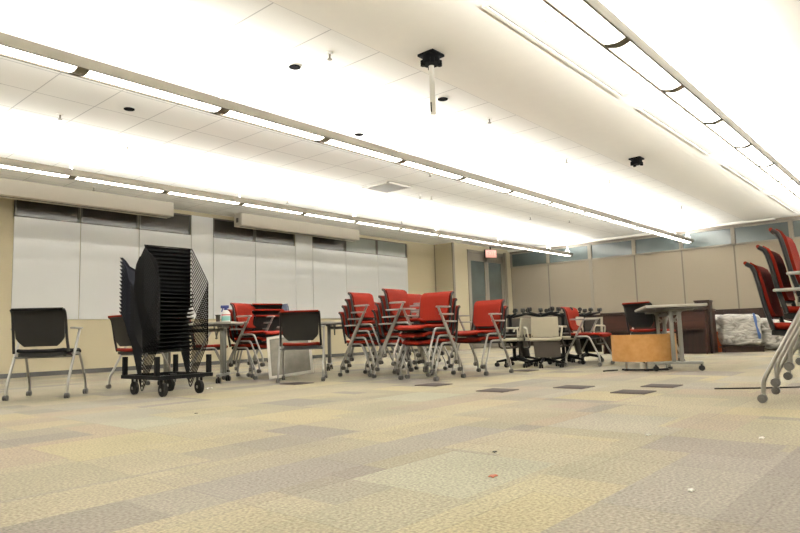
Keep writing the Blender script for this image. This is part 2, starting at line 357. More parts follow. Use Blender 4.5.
# glass double door
dr = struct(mesh('door_1', lambda bm: (bm_box(bm,15.03,15.10,YD-0.02,YD+0.08,0,2.86), bm_box(bm,16.95,17.02,YD-0.02,YD+0.08,0,2.86), bm_box(bm,15.03,17.02,YD-0.02,YD+0.08,2.78,2.86)), TRIMG, smooth=False), 'glass double door in a greige frame')
for k, (a, b_) in enumerate(((15.10,16.02),(16.03,16.95))):
    lf = mesh('door_leaf', lambda bm: (bm_box(bm,a,a+0.10,YD,YD+0.05,0.01,2.77), bm_box(bm,b_-0.10,b_,YD,YD+0.05,0.01,2.77), bm_box(bm,a,b_,YD,YD+0.05,2.55,2.77), bm_box(bm,a,b_,YD,YD+0.05,0.01,0.25)), TRIMG, dr, smooth=False)
    mesh('glass', bx(a+0.10,b_-0.10,YD+0.02,YD+0.03,0.25,2.55), DOORG, lf, smooth=False)
    mesh('handle', lambda bm: bm_tube(bm, smooth_path([(b_-0.13 if k==0 else a+0.13,YD,1.25),(b_-0.13 if k==0 else a+0.13,YD-0.05,1.25),(b_-0.13 if k==0 else a+0.13,YD-0.05,0.85),(b_-0.13 if k==0 else a+0.13,YD,0.85)],0.02),0.012), SILVER, lf)

# ------------------------------------------------------------------ luminaire rows
SEG, XS = 1.265, 1.98
def luminaire(y, label, first, visible_hang=True):
    t = empty('linear_pendant_light', (0, y, 2.60)); tag(t, label, 'ceiling light', 'rows of linear pendant lights')
    xs = XS + first*SEG; xe = XS + 12*SEG
    W, HH = 0.085, 0.078
    def housing(bm):
        bm_box(bm, xs-0.03, xe+0.03, -W-0.018, -W, -0.008, HH); bm_box(bm, xs-0.03, xe+0.03, W, W+0.018, -0.008, HH)
        bm_box(bm, xs-0.03, xe+0.03, -W, W, 0.028, 0.040)
        bm_box(bm, xs-0.04, xs-0.02, -W-0.012, W+0.012, 0, HH); bm_box(bm, xe+0.02, xe+0.04, -W-0.012, W+0.012, 0, HH)
        for k in range(first, 13):
            x = XS+k*SEG
            pts = [(-W + 2*W*i/8, -0.022*math.sin(PI*i/8)) for i in range(9)]
            v1 = [bm.verts.new((x-0.045, p[0], p[1])) for p in pts]; v2 = [bm.verts.new((x+0.045, p[0], p[1])) for p in pts]
            for i in range(8): bm.faces.new((v1[i], v1[i+1], v2[i+1], v2[i]))
            bm_box(bm, x-0.03, x+0.03, -W, W, 0.0, 0.03)
    mesh('housing', housing, HOUS, t, smooth=False)
    for k in range(first, 12):
        x = XS+k*SEG
        def dif(bm):
            pts = [(-W + 2*W*i/8, 0.004-0.020*math.sin(PI*i/8)) for i in range(9)]
            v1 = [bm.verts.new((x+0.045, p[0], p[1])) for p in pts]; v2 = [bm.verts.new((x+SEG-0.045, p[0], p[1])) for p in pts]
            for i in range(8): bm.faces.new((v1[i], v2[i], v2[i+1], v1[i+1]))
            bm.faces.new(v1); bm.faces.new(v2[::-1]); bm.faces.new((v1[0], v1[-1], v2[-1], v2[0]))
        mesh('diffuser', dif, DIFF, t)
    for k in range(first, 13):
        if (k-1) % 2 and k != 12: continue
        x = XS+k*SEG - (0.12 if k == 12 else 0)
        def hang(bm):
            bm_tube(bm, [(x,0,0.40),(x,0,0.25)], 0.007); bm_tube(bm, [(x,0,0.25),(x-0.05,-W-0.009,0.07)], 0.007); bm_tube(bm, [(x,0,0.25),(x+0.05,W+0.009,0.07)], 0.007)
            bm_cyl(bm, (x,0,0.392), 0.028, 0.016)
        mesh('hanger', hang, WHITE_P, t)
    # the lamps' own upward light, one per pair of segments
    for k in range(first, 12, 2):
        la = bpy.data.lights.new('up_lamp', 'AREA'); la.shape = 'RECTANGLE'; la.size = 2*SEG-0.08; la.size_y = 0.12
        la.energy = UP_POWER; la.color = LAMP_COL
        lo = bpy.data.objects.new('up_lamp', la); C.objects.link(lo); lo.parent = t
        lo.location = (XS+(k+1)*SEG, 0, 0.078); lo.rotation_euler = (PI, 0, 0)
    return t
luminaire(4.93, 'middle of the three long pendant light rows, running under the tiled ceiling', -4)
luminaire(8.26, 'long pendant light row farthest back, nearest the whiteboard wall', -4)
luminaire(1.69, 'nearest long pendant light row, at upper right beside the slotted ceiling diffusers', -4)
luminaire(-1.6, 'unseen pendant light row added behind the viewer on the right side of the room', -4)  # out-of-view row, added because the room needs its light

# slotted linear diffusers beside the near row
VENTW = mat('white_diffuser_metal', (0.74,0.72,0.66), 0.5, noise=0.02, nscale=10)
vl = ['nearest of the long slotted white ceiling diffusers','second long slotted white ceiling diffuser, past the gap','third slotted white ceiling diffuser, toward the far wall','last slotted white ceiling diffuser, against the far wall']
for i, (a, b_) in enumerate(((3.95,6.65),(7.15,9.90),(10.74,13.44),(14.0,16.80))):
    t = empty('linear_diffuser', ((a+b_)/2, 2.22, H-0.018)); L2 = (b_-a)/2
    tag(t, vl[i], 'air vent', 'linear ceiling diffusers')
    mesh('frame', lambda bm: (bm_box(bm,-L2,L2,0.25,0.28,-0.016,0), bm_box(bm,-L2,L2,-0.28,-0.25,-0.016,0), bm_box(bm,-L2,-L2+0.03,-0.25,0.25,-0.016,0), bm_box(bm,L2-0.03,L2,-0.25,0.25,-0.016,0), ), VENTW, t, smooth=False)
    mesh('backing', bx(-L2+0.03,L2-0.03,-0.25,0.25,-0.003,0), mat('grey_backing',(0.16,0.155,0.14),0.7), t, smooth=False)
    mesh('blank_plate', bx(-L2+0.04,L2-0.04,0.05,0.235,-0.010,-0.003), VENTW, t, smooth=False)
    for k in range(5):
        y = -0.20+k*0.05
        mesh('slat', bx(-L2+0.04,L2-0.04,y,y+0.034,-0.013,-0.003), VENTW, t, smooth=False)

# projection screen cases over the boards
for i, (a, b_, lab) in enumerate(((0.9,5.92,'long pale projection screen case at the left end, hung above the first whiteboards'),(7.38,10.72,'pale projection screen case hung right of the wall gap, with a small dark end slot'))):
    t = empty('projection_screen_case', ((a+b_)/2, 10.62, 2.74)); tag(t, lab, 'projector screen', 'projection screen cases'); L2 = (b_-a)/2
    mesh('case', lambda bm: bm_box(bm,-L2,L2,-0.12,0.14,0,0.255), SCREENW, t, smooth=False, bevel=0.006)
    mesh('end_cap', bx(-L2-0.012,-L2,-0.10,0.12,0.01,0.25), SCREENW, t, smooth=False)
    mesh('end_slot', bx(-L2-0.02,-L2-0.012,-0.03,0.04,0.07,0.16), EDGE, t, smooth=False)
    mesh('screen_slot', bx(-L2+0.05,L2-0.05,-0.02,0.02,-0.004,0.0), EDGE, t, smooth=False)
    for s in (-1,1):
        mesh('bracket', bx(s*(L2-0.3)-0.03,s*(L2-0.3)+0.03,0.14,0.43,0.12,0.16), WHITE_P, t, smooth=False)

# exit sign
t = empty('exit_sign', (16.02, 10.22, 2.66)); tag(t, 'red lit exit sign hanging in front of the glass double door', 'exit sign')
mesh('housing', bx(-0.20,0.20,0.0,0.05,0,0.25), mat('green_black_case',(0.02,0.035,0.02),0.5), t, smooth=False)
mesh('face', bx(-0.19,0.19,-0.004,0.0,0.01,0.24), m_emit('exit_red',(0.80,0.10,0.09),0.62), t, smooth=False)
mesh('mount', bx(-0.02,0.02,0.02,0.04,0.25,0.34), BLKM, t, smooth=False)
fc = bpy.data.curves.new('lettering','FONT'); fc.body = 'EXIT'; fc.size = 0.17; fc.align_x = 'CENTER'; fc.align_y = 'CENTER'; fc.extrude = 0.001
ftmp = bpy.data.objects.new('tmp_text', fc); C.objects.link(ftmp); bpy.context.view_layer.update()
fme = bpy.data.meshes.new_from_object(ftmp.evaluated_get(bpy.context.evaluated_depsgraph_get())); bpy.data.objects.remove(ftmp)
fme.materials.clear(); fme.materials.append(m_emit('exit_letters',(1.0,0.36,0.28),0.9))
fo = bpy.data.objects.new('lettering', fme); C.objects.link(fo); fo.parent = t; fo.location = (0,-0.007,0.125); fo.rotation_euler = (PI/2,0,0)
t.rotation_euler = (0,0,math.radians(-25))

# projector mounts
def mount(x, y, pole, lab):
    t = empty('projector_mount', (x,y,H-0.018)); tag(t, lab, 'projector mount', 'projector ceiling mounts')
    mesh('plate', lambda bm: bm_rbox(bm,-0.088,0.088,-0.088,0.088,-0.025,0.0,0.006), BLKM, t)
    def col(bm):
        bm_cyl(bm,(0,0,-0.06),0.078,0.07,'z',20)
        for k in range(4):
            a = PI/4+k*PI/2; bm_cyl(bm,(0.075*math.cos(a),0.075*math.sin(a),-0.085),0.022,0.05,'z',10)
    mesh('swivel_collar', col, BLKM, t)
    if pole:
        mesh('pole', lambda bm: bm_cyl(bm,(0,0,-0.335),0.024,0.45,'z',16), WHITE_P, t)
        mesh('cable_slot', lambda bm: bm_box(bm,-0.026,-0.020,-0.006,0.006,-0.54,-0.45), BLKM, t, smooth=False)
mount(4.35,3.31,True,'black ceiling mount with a white pole hanging down')
mount(9.30,3.32,False,'black ceiling mount without a pole, farther down the plaster band')

# small ceiling fittings
spk = mat('black_grille',(0.003,0.0028,0.0026),0.95,spec=0.03,noise=0.1)
for lab, x, y in (('black round ceiling speaker left of the white projector pole',3.68,4.39),('black round ceiling speaker at upper left, between the back and middle light rows',3.12,6.47),('black round ceiling speaker just right of the white projector pole',5.32,3.91),('small black round ceiling speaker close beside the middle light row',5.53,5.38),('black round ceiling speaker beyond the middle light row, over the red stacks',7.74,5.70)):
    t = mesh('ceiling_speaker', lambda bm: bm_cyl(bm,(0,0,-0.008),0.055,0.016,'z',24), spk, loc=(x,y,H)); tag(t,lab,'ceiling speaker','round ceiling speakers')
    mesh('rim', lambda bm: bm_tube(bm,[(0.058*math.cos(2*PI*k/24),0.058*math.sin(2*PI*k/24),-0.004) for k in range(24)],0.006,6,True), WHITE_P, t)
SPR = mat('brass_grey_metal',(0.22,0.20,0.16),0.5,0.4,noise=0.05)
for lab, x, y in (('fire sprinkler left of the white projector pole, beside the black speaker',3.72,3.96),('fire sprinkler right of the white projector pole, beyond the black speaker',6.23,3.91),
    ('fire sprinkler just below the middle light row, left of the far speaker',7.72,5.98),('left one of the paired fire sprinklers right of the grey air vent',8.87,7.12),('right one of the paired fire sprinklers right of the grey air vent',9.10,7.04),
    ('fire sprinkler above the back light row, left of its first hanger',3.49,8.45),('fire sprinkler high at the left, in the glow above the back light row',2.68,7.15),('fire sprinkler at the left, below the black round speaker',3.74,7.78),
    ('fire sprinkler just above the back light row at the left picture edge',3.19,9.31),('fire sprinkler between the back light row and the left screen case',4.38,10.25),('fire sprinkler above the right screen case and the back light row',7.33,9.01),
    ('fire sprinkler above the back light row where the windows end',10.64,9.09),('fire sprinkler beside the plaster band below the poleless projector mount',8.6,4.1),('second fire sprinkler right of the poleless projector mount',10.4,4.2),
    ('fire sprinkler over the far end of the middle light row',13.9,4.1),('left fire sprinkler between the far ends of the middle and back light rows',12.5,6.9),('right fire sprinkler between the far ends of the middle and back light rows',13.6,6.5)):
    t = empty('fire_sprinkler',(x,y,H)); tag(t,lab,'sprinkler','fire sprinklers')
    mesh('escutcheon', lambda bm: bm_cyl(bm,(0,0,-0.006),0.032,0.012,'z',16), WHITE_P, t)
    mesh('head', lambda bm: (bm_cyl(bm,(0,0,-0.035),0.009,0.05,'z',10), bm_cyl(bm,(0,0,-0.060),0.022,0.005,'z',12)), SPR, t)
t = empty('ceiling_vent',(7.95,7.10,H)); tag(t,'square grey return air vent in the tiled ceiling between the light rows','air vent')
mesh('frame', lambda bm: (bm_box(bm,-0.30,0.30,0.27,0.30,-0.02,0),bm_box(bm,-0.30,0.30,-0.30,-0.27,-0.02,0),bm_box(bm,-0.30,-0.27,-0.3,0.3,-0.02,0),bm_box(bm,0.27,0.30,-0.3,0.3,-0.02,0)), WHITE_P, t, smooth=False)
mesh('grille', lambda bm: [bm_box(bm,-0.27,0.27,-0.26+k*0.04,-0.235+k*0.04,-0.015,-0.002) for k in range(13)], mat('grey_grille',(0.33,0.32,0.29),0.6,noise=0.04), t, smooth=False)

# ------------------------------------------------------------------ nesting armchair
def make_chair(fab, fabname):
    t = empty('armchair')
    def seat(bm):
        rows = []
        for i in range(9):
            u = i/8; x = -0.20+0.45*u; hw = 0.205+0.022*math.sin(PI*min(u*1.1,1)); z = 0.437 - 0.012*math.sin(PI*u) - (0.03*((u-0.8)/0.2)**2 if u > 0.8 else 0)
            rows.append([(x, -hw+2*hw*j/8, z-0.010*(1-abs(2*j/8-1)**3)) for j in range(9)])
        bm_sheet(bm, rows, 0.034)
    s = mesh('seat', seat, fab, t); b = s.modifiers.new('bevel','BEVEL'); b.width = 0.014; b.segments = 2; b.limit_method = 'ANGLE'
    mesh('seat_pan', lambda bm: bm_sheet(bm, [[(-0.19+0.40*i/6, -0.19+0.38*j/4, 0.396-0.012*math.sin(PI*i/6)-0.006*math.sin(PI*j/4)) for j in range(5)] for i in range(7)], 0.034), SHELL, t)
    prof = [(-0.188,0.470),(-0.192,0.487),(-0.200,0.515),(-0.207,0.545),(-0.220,0.62),(-0.232,0.69),(-0.244,0.745),(-0.258,0.778),(-0.285,0.797)]
    hwid = [0.140,0.160,0.187,0.206,0.209,0.212,0.215,0.217,0.216]
    def panel(bm):
        rows = [[(p[0]-0.009*(1-(2*j/8-1)**2) , -h+2*h*j/8, p[1]) for j in range(9)] for p, h in zip(prof, hwid)]
        bm_sheet(bm, rows, 0.012)
        for sgn in (-1,1):
            q = [(-0.175,0.41)]+prof
            bm_tube(bm, [(p[0], sgn*(0.232-0.012*i/9), p[1]) for i, p in enumerate(q)], 0.013, 8)
    mesh('back_shell', panel, SHELL, t)
    def pad(bm):
        rows = []
        for p, h in list(zip(prof, hwid))[1:]:
            rows.append([(p[0]-0.009*(1-(2*j/8-1)**2)+0.016, -h+0.004+2*(h-0.004)*j/8, p[1]) for j in range(9)])
        bm_sheet(bm, rows, 0.022)
        l = prof[-1]; h = 0.216   # fabric edge wrapping the flared lip
        bm_tube(bm, [(l[0]-0.004-0.006*(1-(2*j/8-1)**2), -h+2*h*j/8, l[1]+0.006) for j in range(9)], 0.011, 8)
    mesh('back_pad', pad, fab, t)
    for sgn in (-1,1):
        y = 0.255*sgn
        rl = mesh('rear_leg', lambda bm: bm_tube(bm, smooth_path([(-0.248,y,0.045),(-0.245,y,0.125),(0.020,y,0.60),(0.035,y,0.628)],0.035), 0.0125, 10), SILVER, t)
        def caster(x, sh):
            def f(bm):
                for q in (-0.011, 0.011): bm_cyl(bm,(x-0.008,y+q,0.0245),0.0245,0.014,'y',14)
                bm_tube(bm,[(x,y,0.030),(x,y,0.058)],0.010,8)
                bm_cyl(bm,(x-0.008,y,0.0245),0.010,0.042,'y',10)
            return f
        mesh('caster', caster(-0.248, 1), GREYW, rl)
        fl = mesh('front_leg', lambda bm: bm_tube(bm, smooth_path([(-0.095,0.238*sgn,0.398),(0.085,0.240*sgn,0.398),(0.222,y,0.12),(0.228,y,0.045)],0.035), 0.0115, 10), SILVER, t)
        mesh('caster', caster(0.228, 1), GREYW, fl)
        mesh('armrest', lambda bm: bm_rbox(bm,-0.155,0.055,y-0.024,y+0.024,0.622,0.640,0.007), ARMG, t)
    mesh('cross_bar', lambda bm: (bm_tube(bm,[(0.06,-0.24,0.385),(0.06,0.24,0.385)],0.010), bm_tube(bm,[(-0.11,-0.255,0.372),(-0.11,0.255,0.372)],0.010)), DGREY, t)
    return t
chair_src = {}
SRCUSED = {}
for nm, fb in (('red',RED),('black',BLACKF)):
    chair_src[nm] = make_chair(fb, nm)
def chair(kind, x, y, deg, label, z=0.0, sc=0.97, group=None):
    src = chair_src[kind]
    o = src if not SRCUSED.get(kind) else dup(src)
    if not SRCUSED.get(kind): _kid[src.name] = [(c, kids(c)) for c in kids(src)]; SRCUSED[kind] = True
    o.location = (x,y,z); o.rotation_euler = (0,0,math.radians(deg)); o.scale = (sc,)*3
    tag(o, label, 'chair', group); return o
def stack(kind, x, y, deg, n, where, group, sc=0.97, df=0.052, dz=0.078):
    f = Vector((math.cos(math.radians(deg)), math.sin(math.radians(deg))))
    names = {2:['lower','upper'],3:['bottom','middle','top'],4:['bottom','second lowest','third lowest','top']}[n]
    for k in range(n):
        chair(kind, x+f.x*df*k, y+f.y*df*k, deg, '%s red armchair of the stack %s' % (names[k], where), k*dz, sc, group)

chair('black', 2.43, 6.60, 49, 'black armchair standing alone at the far left, its back to the viewer', sc=1.03)
chair('red', 3.45, 6.76, 4, 'armchair with red seat half hidden behind the tall black chair stack')
chair('red', 4.80, 5.66, 44, 'black backed armchair with red seat standing before the leaning framed board')
chair('red', *at(208,8.4), -30, 'red seated armchair pushed behind the left table, mostly hidden')
stack('red', 4.84, 6.66, -72, 3, 'behind the left table with the spray bottle', 'red chairs stacked behind the left table')
stack('red', *at(262,8.4), 78, 3, 'turned away behind the leaning framed board', 'red chairs stacked facing the whiteboards')
stack('red', 5.68, 5.46, -84, 4, 'at the left end of the central red group', 'red chairs in the left central stack')
stack('red', *at(373,8.4), -95, 3, 'behind the left central stack, only its back edge showing', 'red chairs behind the central stacks')
stack('red', 5.60, 4.82, -84, 4, 'second from left in the central red group, tallest', 'red chairs in the middle central stack')
stack('red', *at(421,8.35), -84, 4, 'at the back of the central red group', 'red chairs in the rear central stack')
stack('red', 5.44, 4.30, 178, 3, 'at the front of the central red group, facing left', 'red chairs in the front central stack')
stack('red', 6.29, 4.22, 174, 2, 'standing by itself before the glass door', 'red chairs stacked before the door')
chair('red', 8.13, 3.70, -86, 'single red armchair facing right, between the cream chairs and the curved wood stool')
chair('red', *at(652,8.9), -18, 'black backed armchair with red seat behind the curved wood stool', sc=1.02)
stack('red', 4.80, 0.67, -87, 3, 'cut off by the right edge of the view', 'red chairs stacked at the right edge', sc=1.10, df=0.08, dz=0.10)

# ------------------------------------------------------------------ swivel chairs, cream
def make_swivel(shellm, padm):
    t = empty('swivel_chair')
    def base(bm):
        for k in range(5):
            a = 2*PI*k/5+0.3
            bm_tube(bm,[(0.03*math.cos(a),0.03*math.sin(a),0.115),(0.27*math.cos(a),0.27*math.sin(a),0.072)],[0.024,0.014],8)
        bm_cyl(bm,(0,0,0.11),0.04,0.06,'z',14)
    b = mesh('star_base', base, BLKM, t)
    for k in range(5):
        a = 2*PI*k/5+0.3; x, y = 0.265*math.cos(a), 0.265*math.sin(a)
        def cs(bm):
            for q in (-0.016,0.016): bm_cyl(bm,(x,y+q,0.03),0.03,0.020,'y',14)
            bm_tube(bm,[(x,y,0.03),(x,y,0.075)],0.011,8)
        mesh('caster', cs, RUBBER, b)
    mesh('gas_column', lambda bm: (bm_cyl(bm,(0,0,0.24),0.026,0.22,'z',14), bm_box(bm,-0.09,0.09,-0.07,0.07,0.34,0.375)), BLKM, t)
    mesh('seat', lambda bm: bm_rbox(bm,-0.21,0.22,-0.22,0.22,0.372,0.42,0.022,3), shellm, t)
    def back(bm):
        pr = [(-0.20,0.43),(-0.215,0.48),(-0.225,0.56),(-0.235,0.64),(-0.245,0.70)]
        bm_sheet(bm,[[(p[0]+0.03*(2*j/8-1)**2, (-0.19+0.38*j/8)*(1-0.05*i/4), p[1]) for j in range(9)] for i, p in enumerate(pr)],0.020)
    bk = mesh('backrest', back, shellm, t)
    def bpad(bm):
        pr = [(-0.19,0.46),(-0.20,0.50),(-0.208,0.57),(-0.218,0.64),(-0.226,0.675)]
        bm_sheet(bm,[[(p[0]+0.03*(2*j/8-1)**2+0.004, (-0.165+0.33*j/8)*(1-0.05*i/4), p[1]) for j in range(9)] for i, p in enumerate(pr)],0.014)
    mesh('back_pad', bpad, padm, t)
    for sgn in (-1,1):
        mesh('arm_loop', lambda bm: bm_tube(bm, smooth_path([(-0.17,0.22*sgn,0.395),(-0.19,0.245*sgn,0.56),(0.10,0.245*sgn,0.57),(0.12,0.22*sgn,0.395)],0.05),0.013,8), shellm, t)
    return t
sw_cream = make_swivel(CREAM, TAUPE)
_kid[sw_cream.name] = [(c, kids(c)) for c in kids(sw_cream)]
sw_dark = make_swivel(TAUPE, TAUPE)
_kid[sw_dark.name] = [(c, kids(c)) for c in kids(sw_dark)]
us = {'c':False,'d':False}
def swivel(key, x, y, deg, label, flip=False):
    src = sw_cream if key == 'c' else sw_dark
    o = dup(src) if us[key] else src; us[key] = True
    if flip:
        o.location = (x,y,0.787); o.rotation_euler = (PI,0,math.radians(deg))
    else:
        o.location = (x,y,0); o.rotation_euler = (0,0,math.radians(deg))
    o.scale = (0.93,)*3
    tag(o, label, 'chair', 'upside down swivel chairs on the cream chairs' if flip else 'cream swivel chairs by the far door corner')
sp_ = [(514,8.75,95,'leftmost cream swivel chair, half hidden behind the red chair before the door','upside down dark swivel chair on the leftmost cream chair'),
       (543,8.35,38,'cream swivel chair showing its plain back to the viewer','upside down dark swivel chair above the cream chair seen from behind'),
       (567,8.9,100,'cream swivel chair just left of the single red armchair','upside down dark swivel chair just left of the single red armchair'),
       (586,9.4,170,'cream swivel chair behind the single red armchair, back seen edge on','upside down dark swivel chair behind the single red armchair')]
for px, d, a, l1, l2 in sp_:
    x, y = at(px, d)
    swivel('c', x, y, a, l1); f = Vector((math.cos(math.radians(a)), math.sin(math.radians(a))))
    swivel('d', x+f.x*0.04, y+f.y*0.04, a+8, l2, True)
us2 = [(520,9.35,-150,'dark upright swivel chair behind the leftmost cream chair'),(563,9.5,-140,'dark upright swivel chair behind the cream pair, left of the single red armchair')]
for px, d, a, l1 in us2:
    x, y = at(px, d); o = dup(sw_dark); o.location = (x,y,0); o.rotation_euler = (0,0,math.radians(a)); o.scale = (0.95,)*3; tag(o, l1, 'chair')
# slate blue chair behind
def blue():
    t = make_swivel(BLUEF, BLUEF); x, y = at(296, 9.6); t.location = (x,y,0); t.scale = (0.8,0.7,1.42); t.rotation_euler = (0,0,math.radians(-20))
    tag(t,'tall slate blue chair, only its top edge showing above the black backed armchair','chair')
blue()

# ------------------------------------------------------------------ training tables
def table(x, y, deg, L, D, Hh, label, topm, legm):
    """long axis = local x, origin under the centre"""
    t = empty('training_table',(x,y,0),math.radians(deg)); tag(t,label,'table','folding training tables')
    tp = mesh('tabletop', lambda bm: bm_rbox(bm,-L/2,L/2,-D/2,D/2,Hh-0.028,Hh,0.006), topm, t)
    mesh('edge_band', lambda bm: (bm_box(bm,-L/2+0.01,L/2-0.01,-D/2+0.01,D/2-0.01,Hh-0.040,Hh-0.029),), EDGE, tp, smooth=False)
    for s in (-1,1):
        xx = s*(L/2-0.17)
        lg = mesh('leg', lambda bm: (bm_rbox(bm,xx-0.022,xx+0.022,-0.062,-0.020,0.10,Hh-0.06,0.008), bm_rbox(bm,xx-0.022,xx+0.022,0.020,0.062,0.10,Hh-0.06,0.008), bm_rbox(bm,xx-0.022,xx+0.022,-D/2+0.06,D/2-0.06,0.072,0.105,0.010), bm_rbox(bm,xx-0.03,xx+0.03,-D/2+0.12,D/2-0.12,Hh-0.065,Hh-0.040,0.006)), legm, t)
        for q in (-1,1):
            def cs(bm):
                for e in (-0.014,0.014): bm_cyl(bm,(xx+e,q*(D/2-0.08),0.030),0.030,0.018,'x',14)
                bm_tube(bm,[(xx,q*(D/2-0.08),0.03),(xx,q*(D/2-0.08),0.075)],0.010,8)
            mesh('caster', cs, RUBBER, lg)
    mesh('beam', lambda bm: bm_rbox(bm,-L/2+0.17,L/2-0.17,-0.02,0.02,Hh-0.11,Hh-0.07,0.006), legm, t)
    for s in (-1,1):
        mesh('flip_hinge', lambda bm: (bm_tube(bm,[(s*(L/2-0.25),-0.10,Hh-0.045),(s*(L/2-0.25),0.02,Hh-0.19)],0.009), bm_tube(bm,[(s*(L/2-0.25),0.10,Hh-0.045),(s*(L/2-0.25),-0.02,Hh-0.19)],0.009)), legm, t)
    return t
table(4.065, 6.71, -50, 1.0, 0.55, 0.695, 'pale topped training table at left holding the spray bottle, beside the black chair stack', LAMG, GREYM)
table(*at(369,9.3), -49, 1.5, 0.55, 0.70, 'training table with dark leg behind the left central red stack', LAMG, DGREY)
table(7.96, 2.61, 24, 1.9, 0.62, 0.72, 'pale topped grey training table above the curved wood stool at right', LAMG, GREYM)

# things on the left table
tx, ty = 4.12, 6.60
def cyl_stack(name, parts, loc, label, cat):
    t = empty(name, loc); tag(t, label, cat)
    for pn, z0, z1, r0, r1, m in parts: mesh(pn, lambda bm: bm_cyl(bm,(0,0,(z0+z1)/2),r0,z1-z0,'z',18,r1), m, t)
    return t
PB = mat('white_bottle',(0.72,0.73,0.70),0.35,noise=0.02); PBL = mat('blue_trigger',(0.035,0.05,0.20),0.4,noise=0.02); TEAL = mat('teal_label',(0.25,0.55,0.52),0.5,noise=0.05); REDL = mat('red_label',(0.6,0.06,0.08),0.5,noise=0.05)
px_, py_ = at(226,7.35)
t = empty('spray_bottle',(px_,py_,0.695),math.radians(-50)); tag(t,'white spray bottle with blue trigger and teal label on the left table','bottle')
mesh('body', lambda bm: bm_tube(bm,[(0,0,0),(0,0,0.01),(0,0,0.10),(0,0,0.125),(0,0,0.14)],[0.044,0.050,0.050,0.036,0.016],16,ry=None), PB, t)
mesh('label', lambda bm: bm_cyl(bm,(0,0,0.042),0.0512,0.05,'z',16), TEAL, t)
mesh('stripe', lambda bm: bm_cyl(bm,(0,0,0.082),0.0510,0.012,'z',16), REDL, t)
mesh('spray_trigger', lambda bm: (bm_cyl(bm,(0,0,0.15),0.020,0.03,'z',12), bm_rbox(bm,-0.06,0.035,-0.016,0.016,0.16,0.195,0.008), bm_tube(bm,[(-0.035,0,0.165),(-0.05,0,0.12)],0.007,8)), PBL, t)
px_, py_ = at(218,7.30)
t = mesh('dark_cup', lambda bm: bm_tube(bm,[(0,0,0),(0,0,0.07),(0,0,0.085)],[0.022,0.026,0.034],14), mat('dark_brown_plastic',(0.03,0.022,0.015),0.5,noise=0.05), loc=(px_,py_,0.695)); tag(t,'small dark cup left of the spray bottle on the left table','cup')

# leaning framed board
t = empty('framed_board',(4.90,5.98,0.0)); tag(t,'grey board in a white frame leaning at a tilt behind the black backed armchair','board')
ax = Vector((0.62,-0.78,0)).normalized(); fwd2 = Vector((0.78,0.62,0)).normalized(); upv = (Vector((0,0,1))*0.93 + fwd2*0.30 - ax*0.13).normalized()
ax = (ax - upv*ax.dot(upv)).normalized(); nn = ax.cross(upv)
LM = Matrix((ax, upv, nn)).transposed().to_4x4()
W2, H2 = 0.265, 0.52
mesh('frame', lambda bm: (bm_box(bm,-W2,W2,0,0.03,0,0.025,LM), bm_box(bm,-W2,W2,H2-0.03,H2,0,0.025,LM), bm_box(bm,-W2,-W2+0.03,0.03,H2-0.03,0,0.025,LM), bm_box(bm,W2-0.03,W2,0.03,H2-0.03,0,0.025,LM)), WHITE_P, t, smooth=False)
mesh('board_face', lambda bm: bm_box(bm,-W2+0.03,W2-0.03,0.03,H2-0.03,0.004,0.014,LM), mat('grey_tackboard',(0.24,0.225,0.185),0.8,noise=0.35,nscale=14), t, smooth=False)
t.location.z = 0.036

# ------------------------------------------------------------------ tall stack of black wire chairs on a dolly
DX, DY, NST, DZ = 3.13, 5.66, 15, 0.038
def make_wire():
    t = empty('wire_stacking_chair')
    SPX = 0.245
    for q in (-1,1):
        x = q*SPX
        mesh('side_frame', lambda bm: bm_tube(bm, smooth_path([(x,0.24,0.50),(x,0.20,0.43),(x,0.0,0.0),(x,-0.32,0.46),(x,-0.02,0.83)],0.035,3),0.0052,6), BLKM, t)
    mesh('top_rail', lambda bm: bm_tube(bm, [(-SPX,-0.02,0.83),(SPX,-0.02,0.83)],0.0055,6), BLKM, t)
    # one-piece shell: from the top rail down and back, then under as the seat
    pr = [(-0.02,0.825),(0.06,0.70),(0.15,0.56),(0.20,0.46),(0.19,0.40),(0.12,0.365),(0.0,0.36),(-0.08,0.375)]
    mesh('seat_shell', lambda bm: bm_sheet(bm,[[(-0.235+0.47*j/6, p[0]+0.02*math.sin(PI*j/6), p[1]) for j in range(7)] for p in pr],0.008), BLKM, t)
    mesh('side_panel', lambda bm: bm_sheet(bm,[[(-SPX,-0.02+0.02*j,0.80-0.02*j) if i == 0 else (-SPX, -0.02-0.26*math.sin(PI*i/6)*(1-j/4)+0.18*math.sin(PI*i/6)*(j/4), 0.80-0.42*i/6) for j in range(5)] for i in range(7)],0.004), BLKM, t)
    pw = [(0.19,0.44,0.40),(0.25,0.47,0.38),(0.305,0.53,0.34),(0.34,0.60,0.26),(0.36,0.635,0.10),(0.385,0.67,0.05),(0.43,0.72,0.04),(0.49,0.765,0.03)]
    mesh('wing', lambda bm: bm_sheet(bm,[[(-0.235+p[2]*j/6, p[0]+0.02*math.sin(PI*j/6), p[1]) for j in range(7)] for p in pw],0.005), NAVY, t)
    return t
wsrc = make_wire(); _kid[wsrc.name] = [(c, kids(c)) for c in kids(wsrc)]
for k in range(NST):
    o = wsrc if k == 0 else dup(wsrc)
    o.location = (DX, DY, 0.035+k*DZ)
    nth = ['second','third','fourth','fifth','sixth','seventh','eighth','ninth','tenth','eleventh','twelfth','thirteenth','fourteenth','fifteenth','sixteenth','seventeenth']
    lab = 'topmost black wire chair of the tall stack on the dolly' if k == NST-1 else ('lowest black wire chair of the tall stack, resting in the dolly' if k == 0 else 'black wire chair, %s from the top of the tall stack on the dolly' % nth[NST-2-k])
    tag(o, lab, 'chair', 'black wire chairs stacked on the dolly')
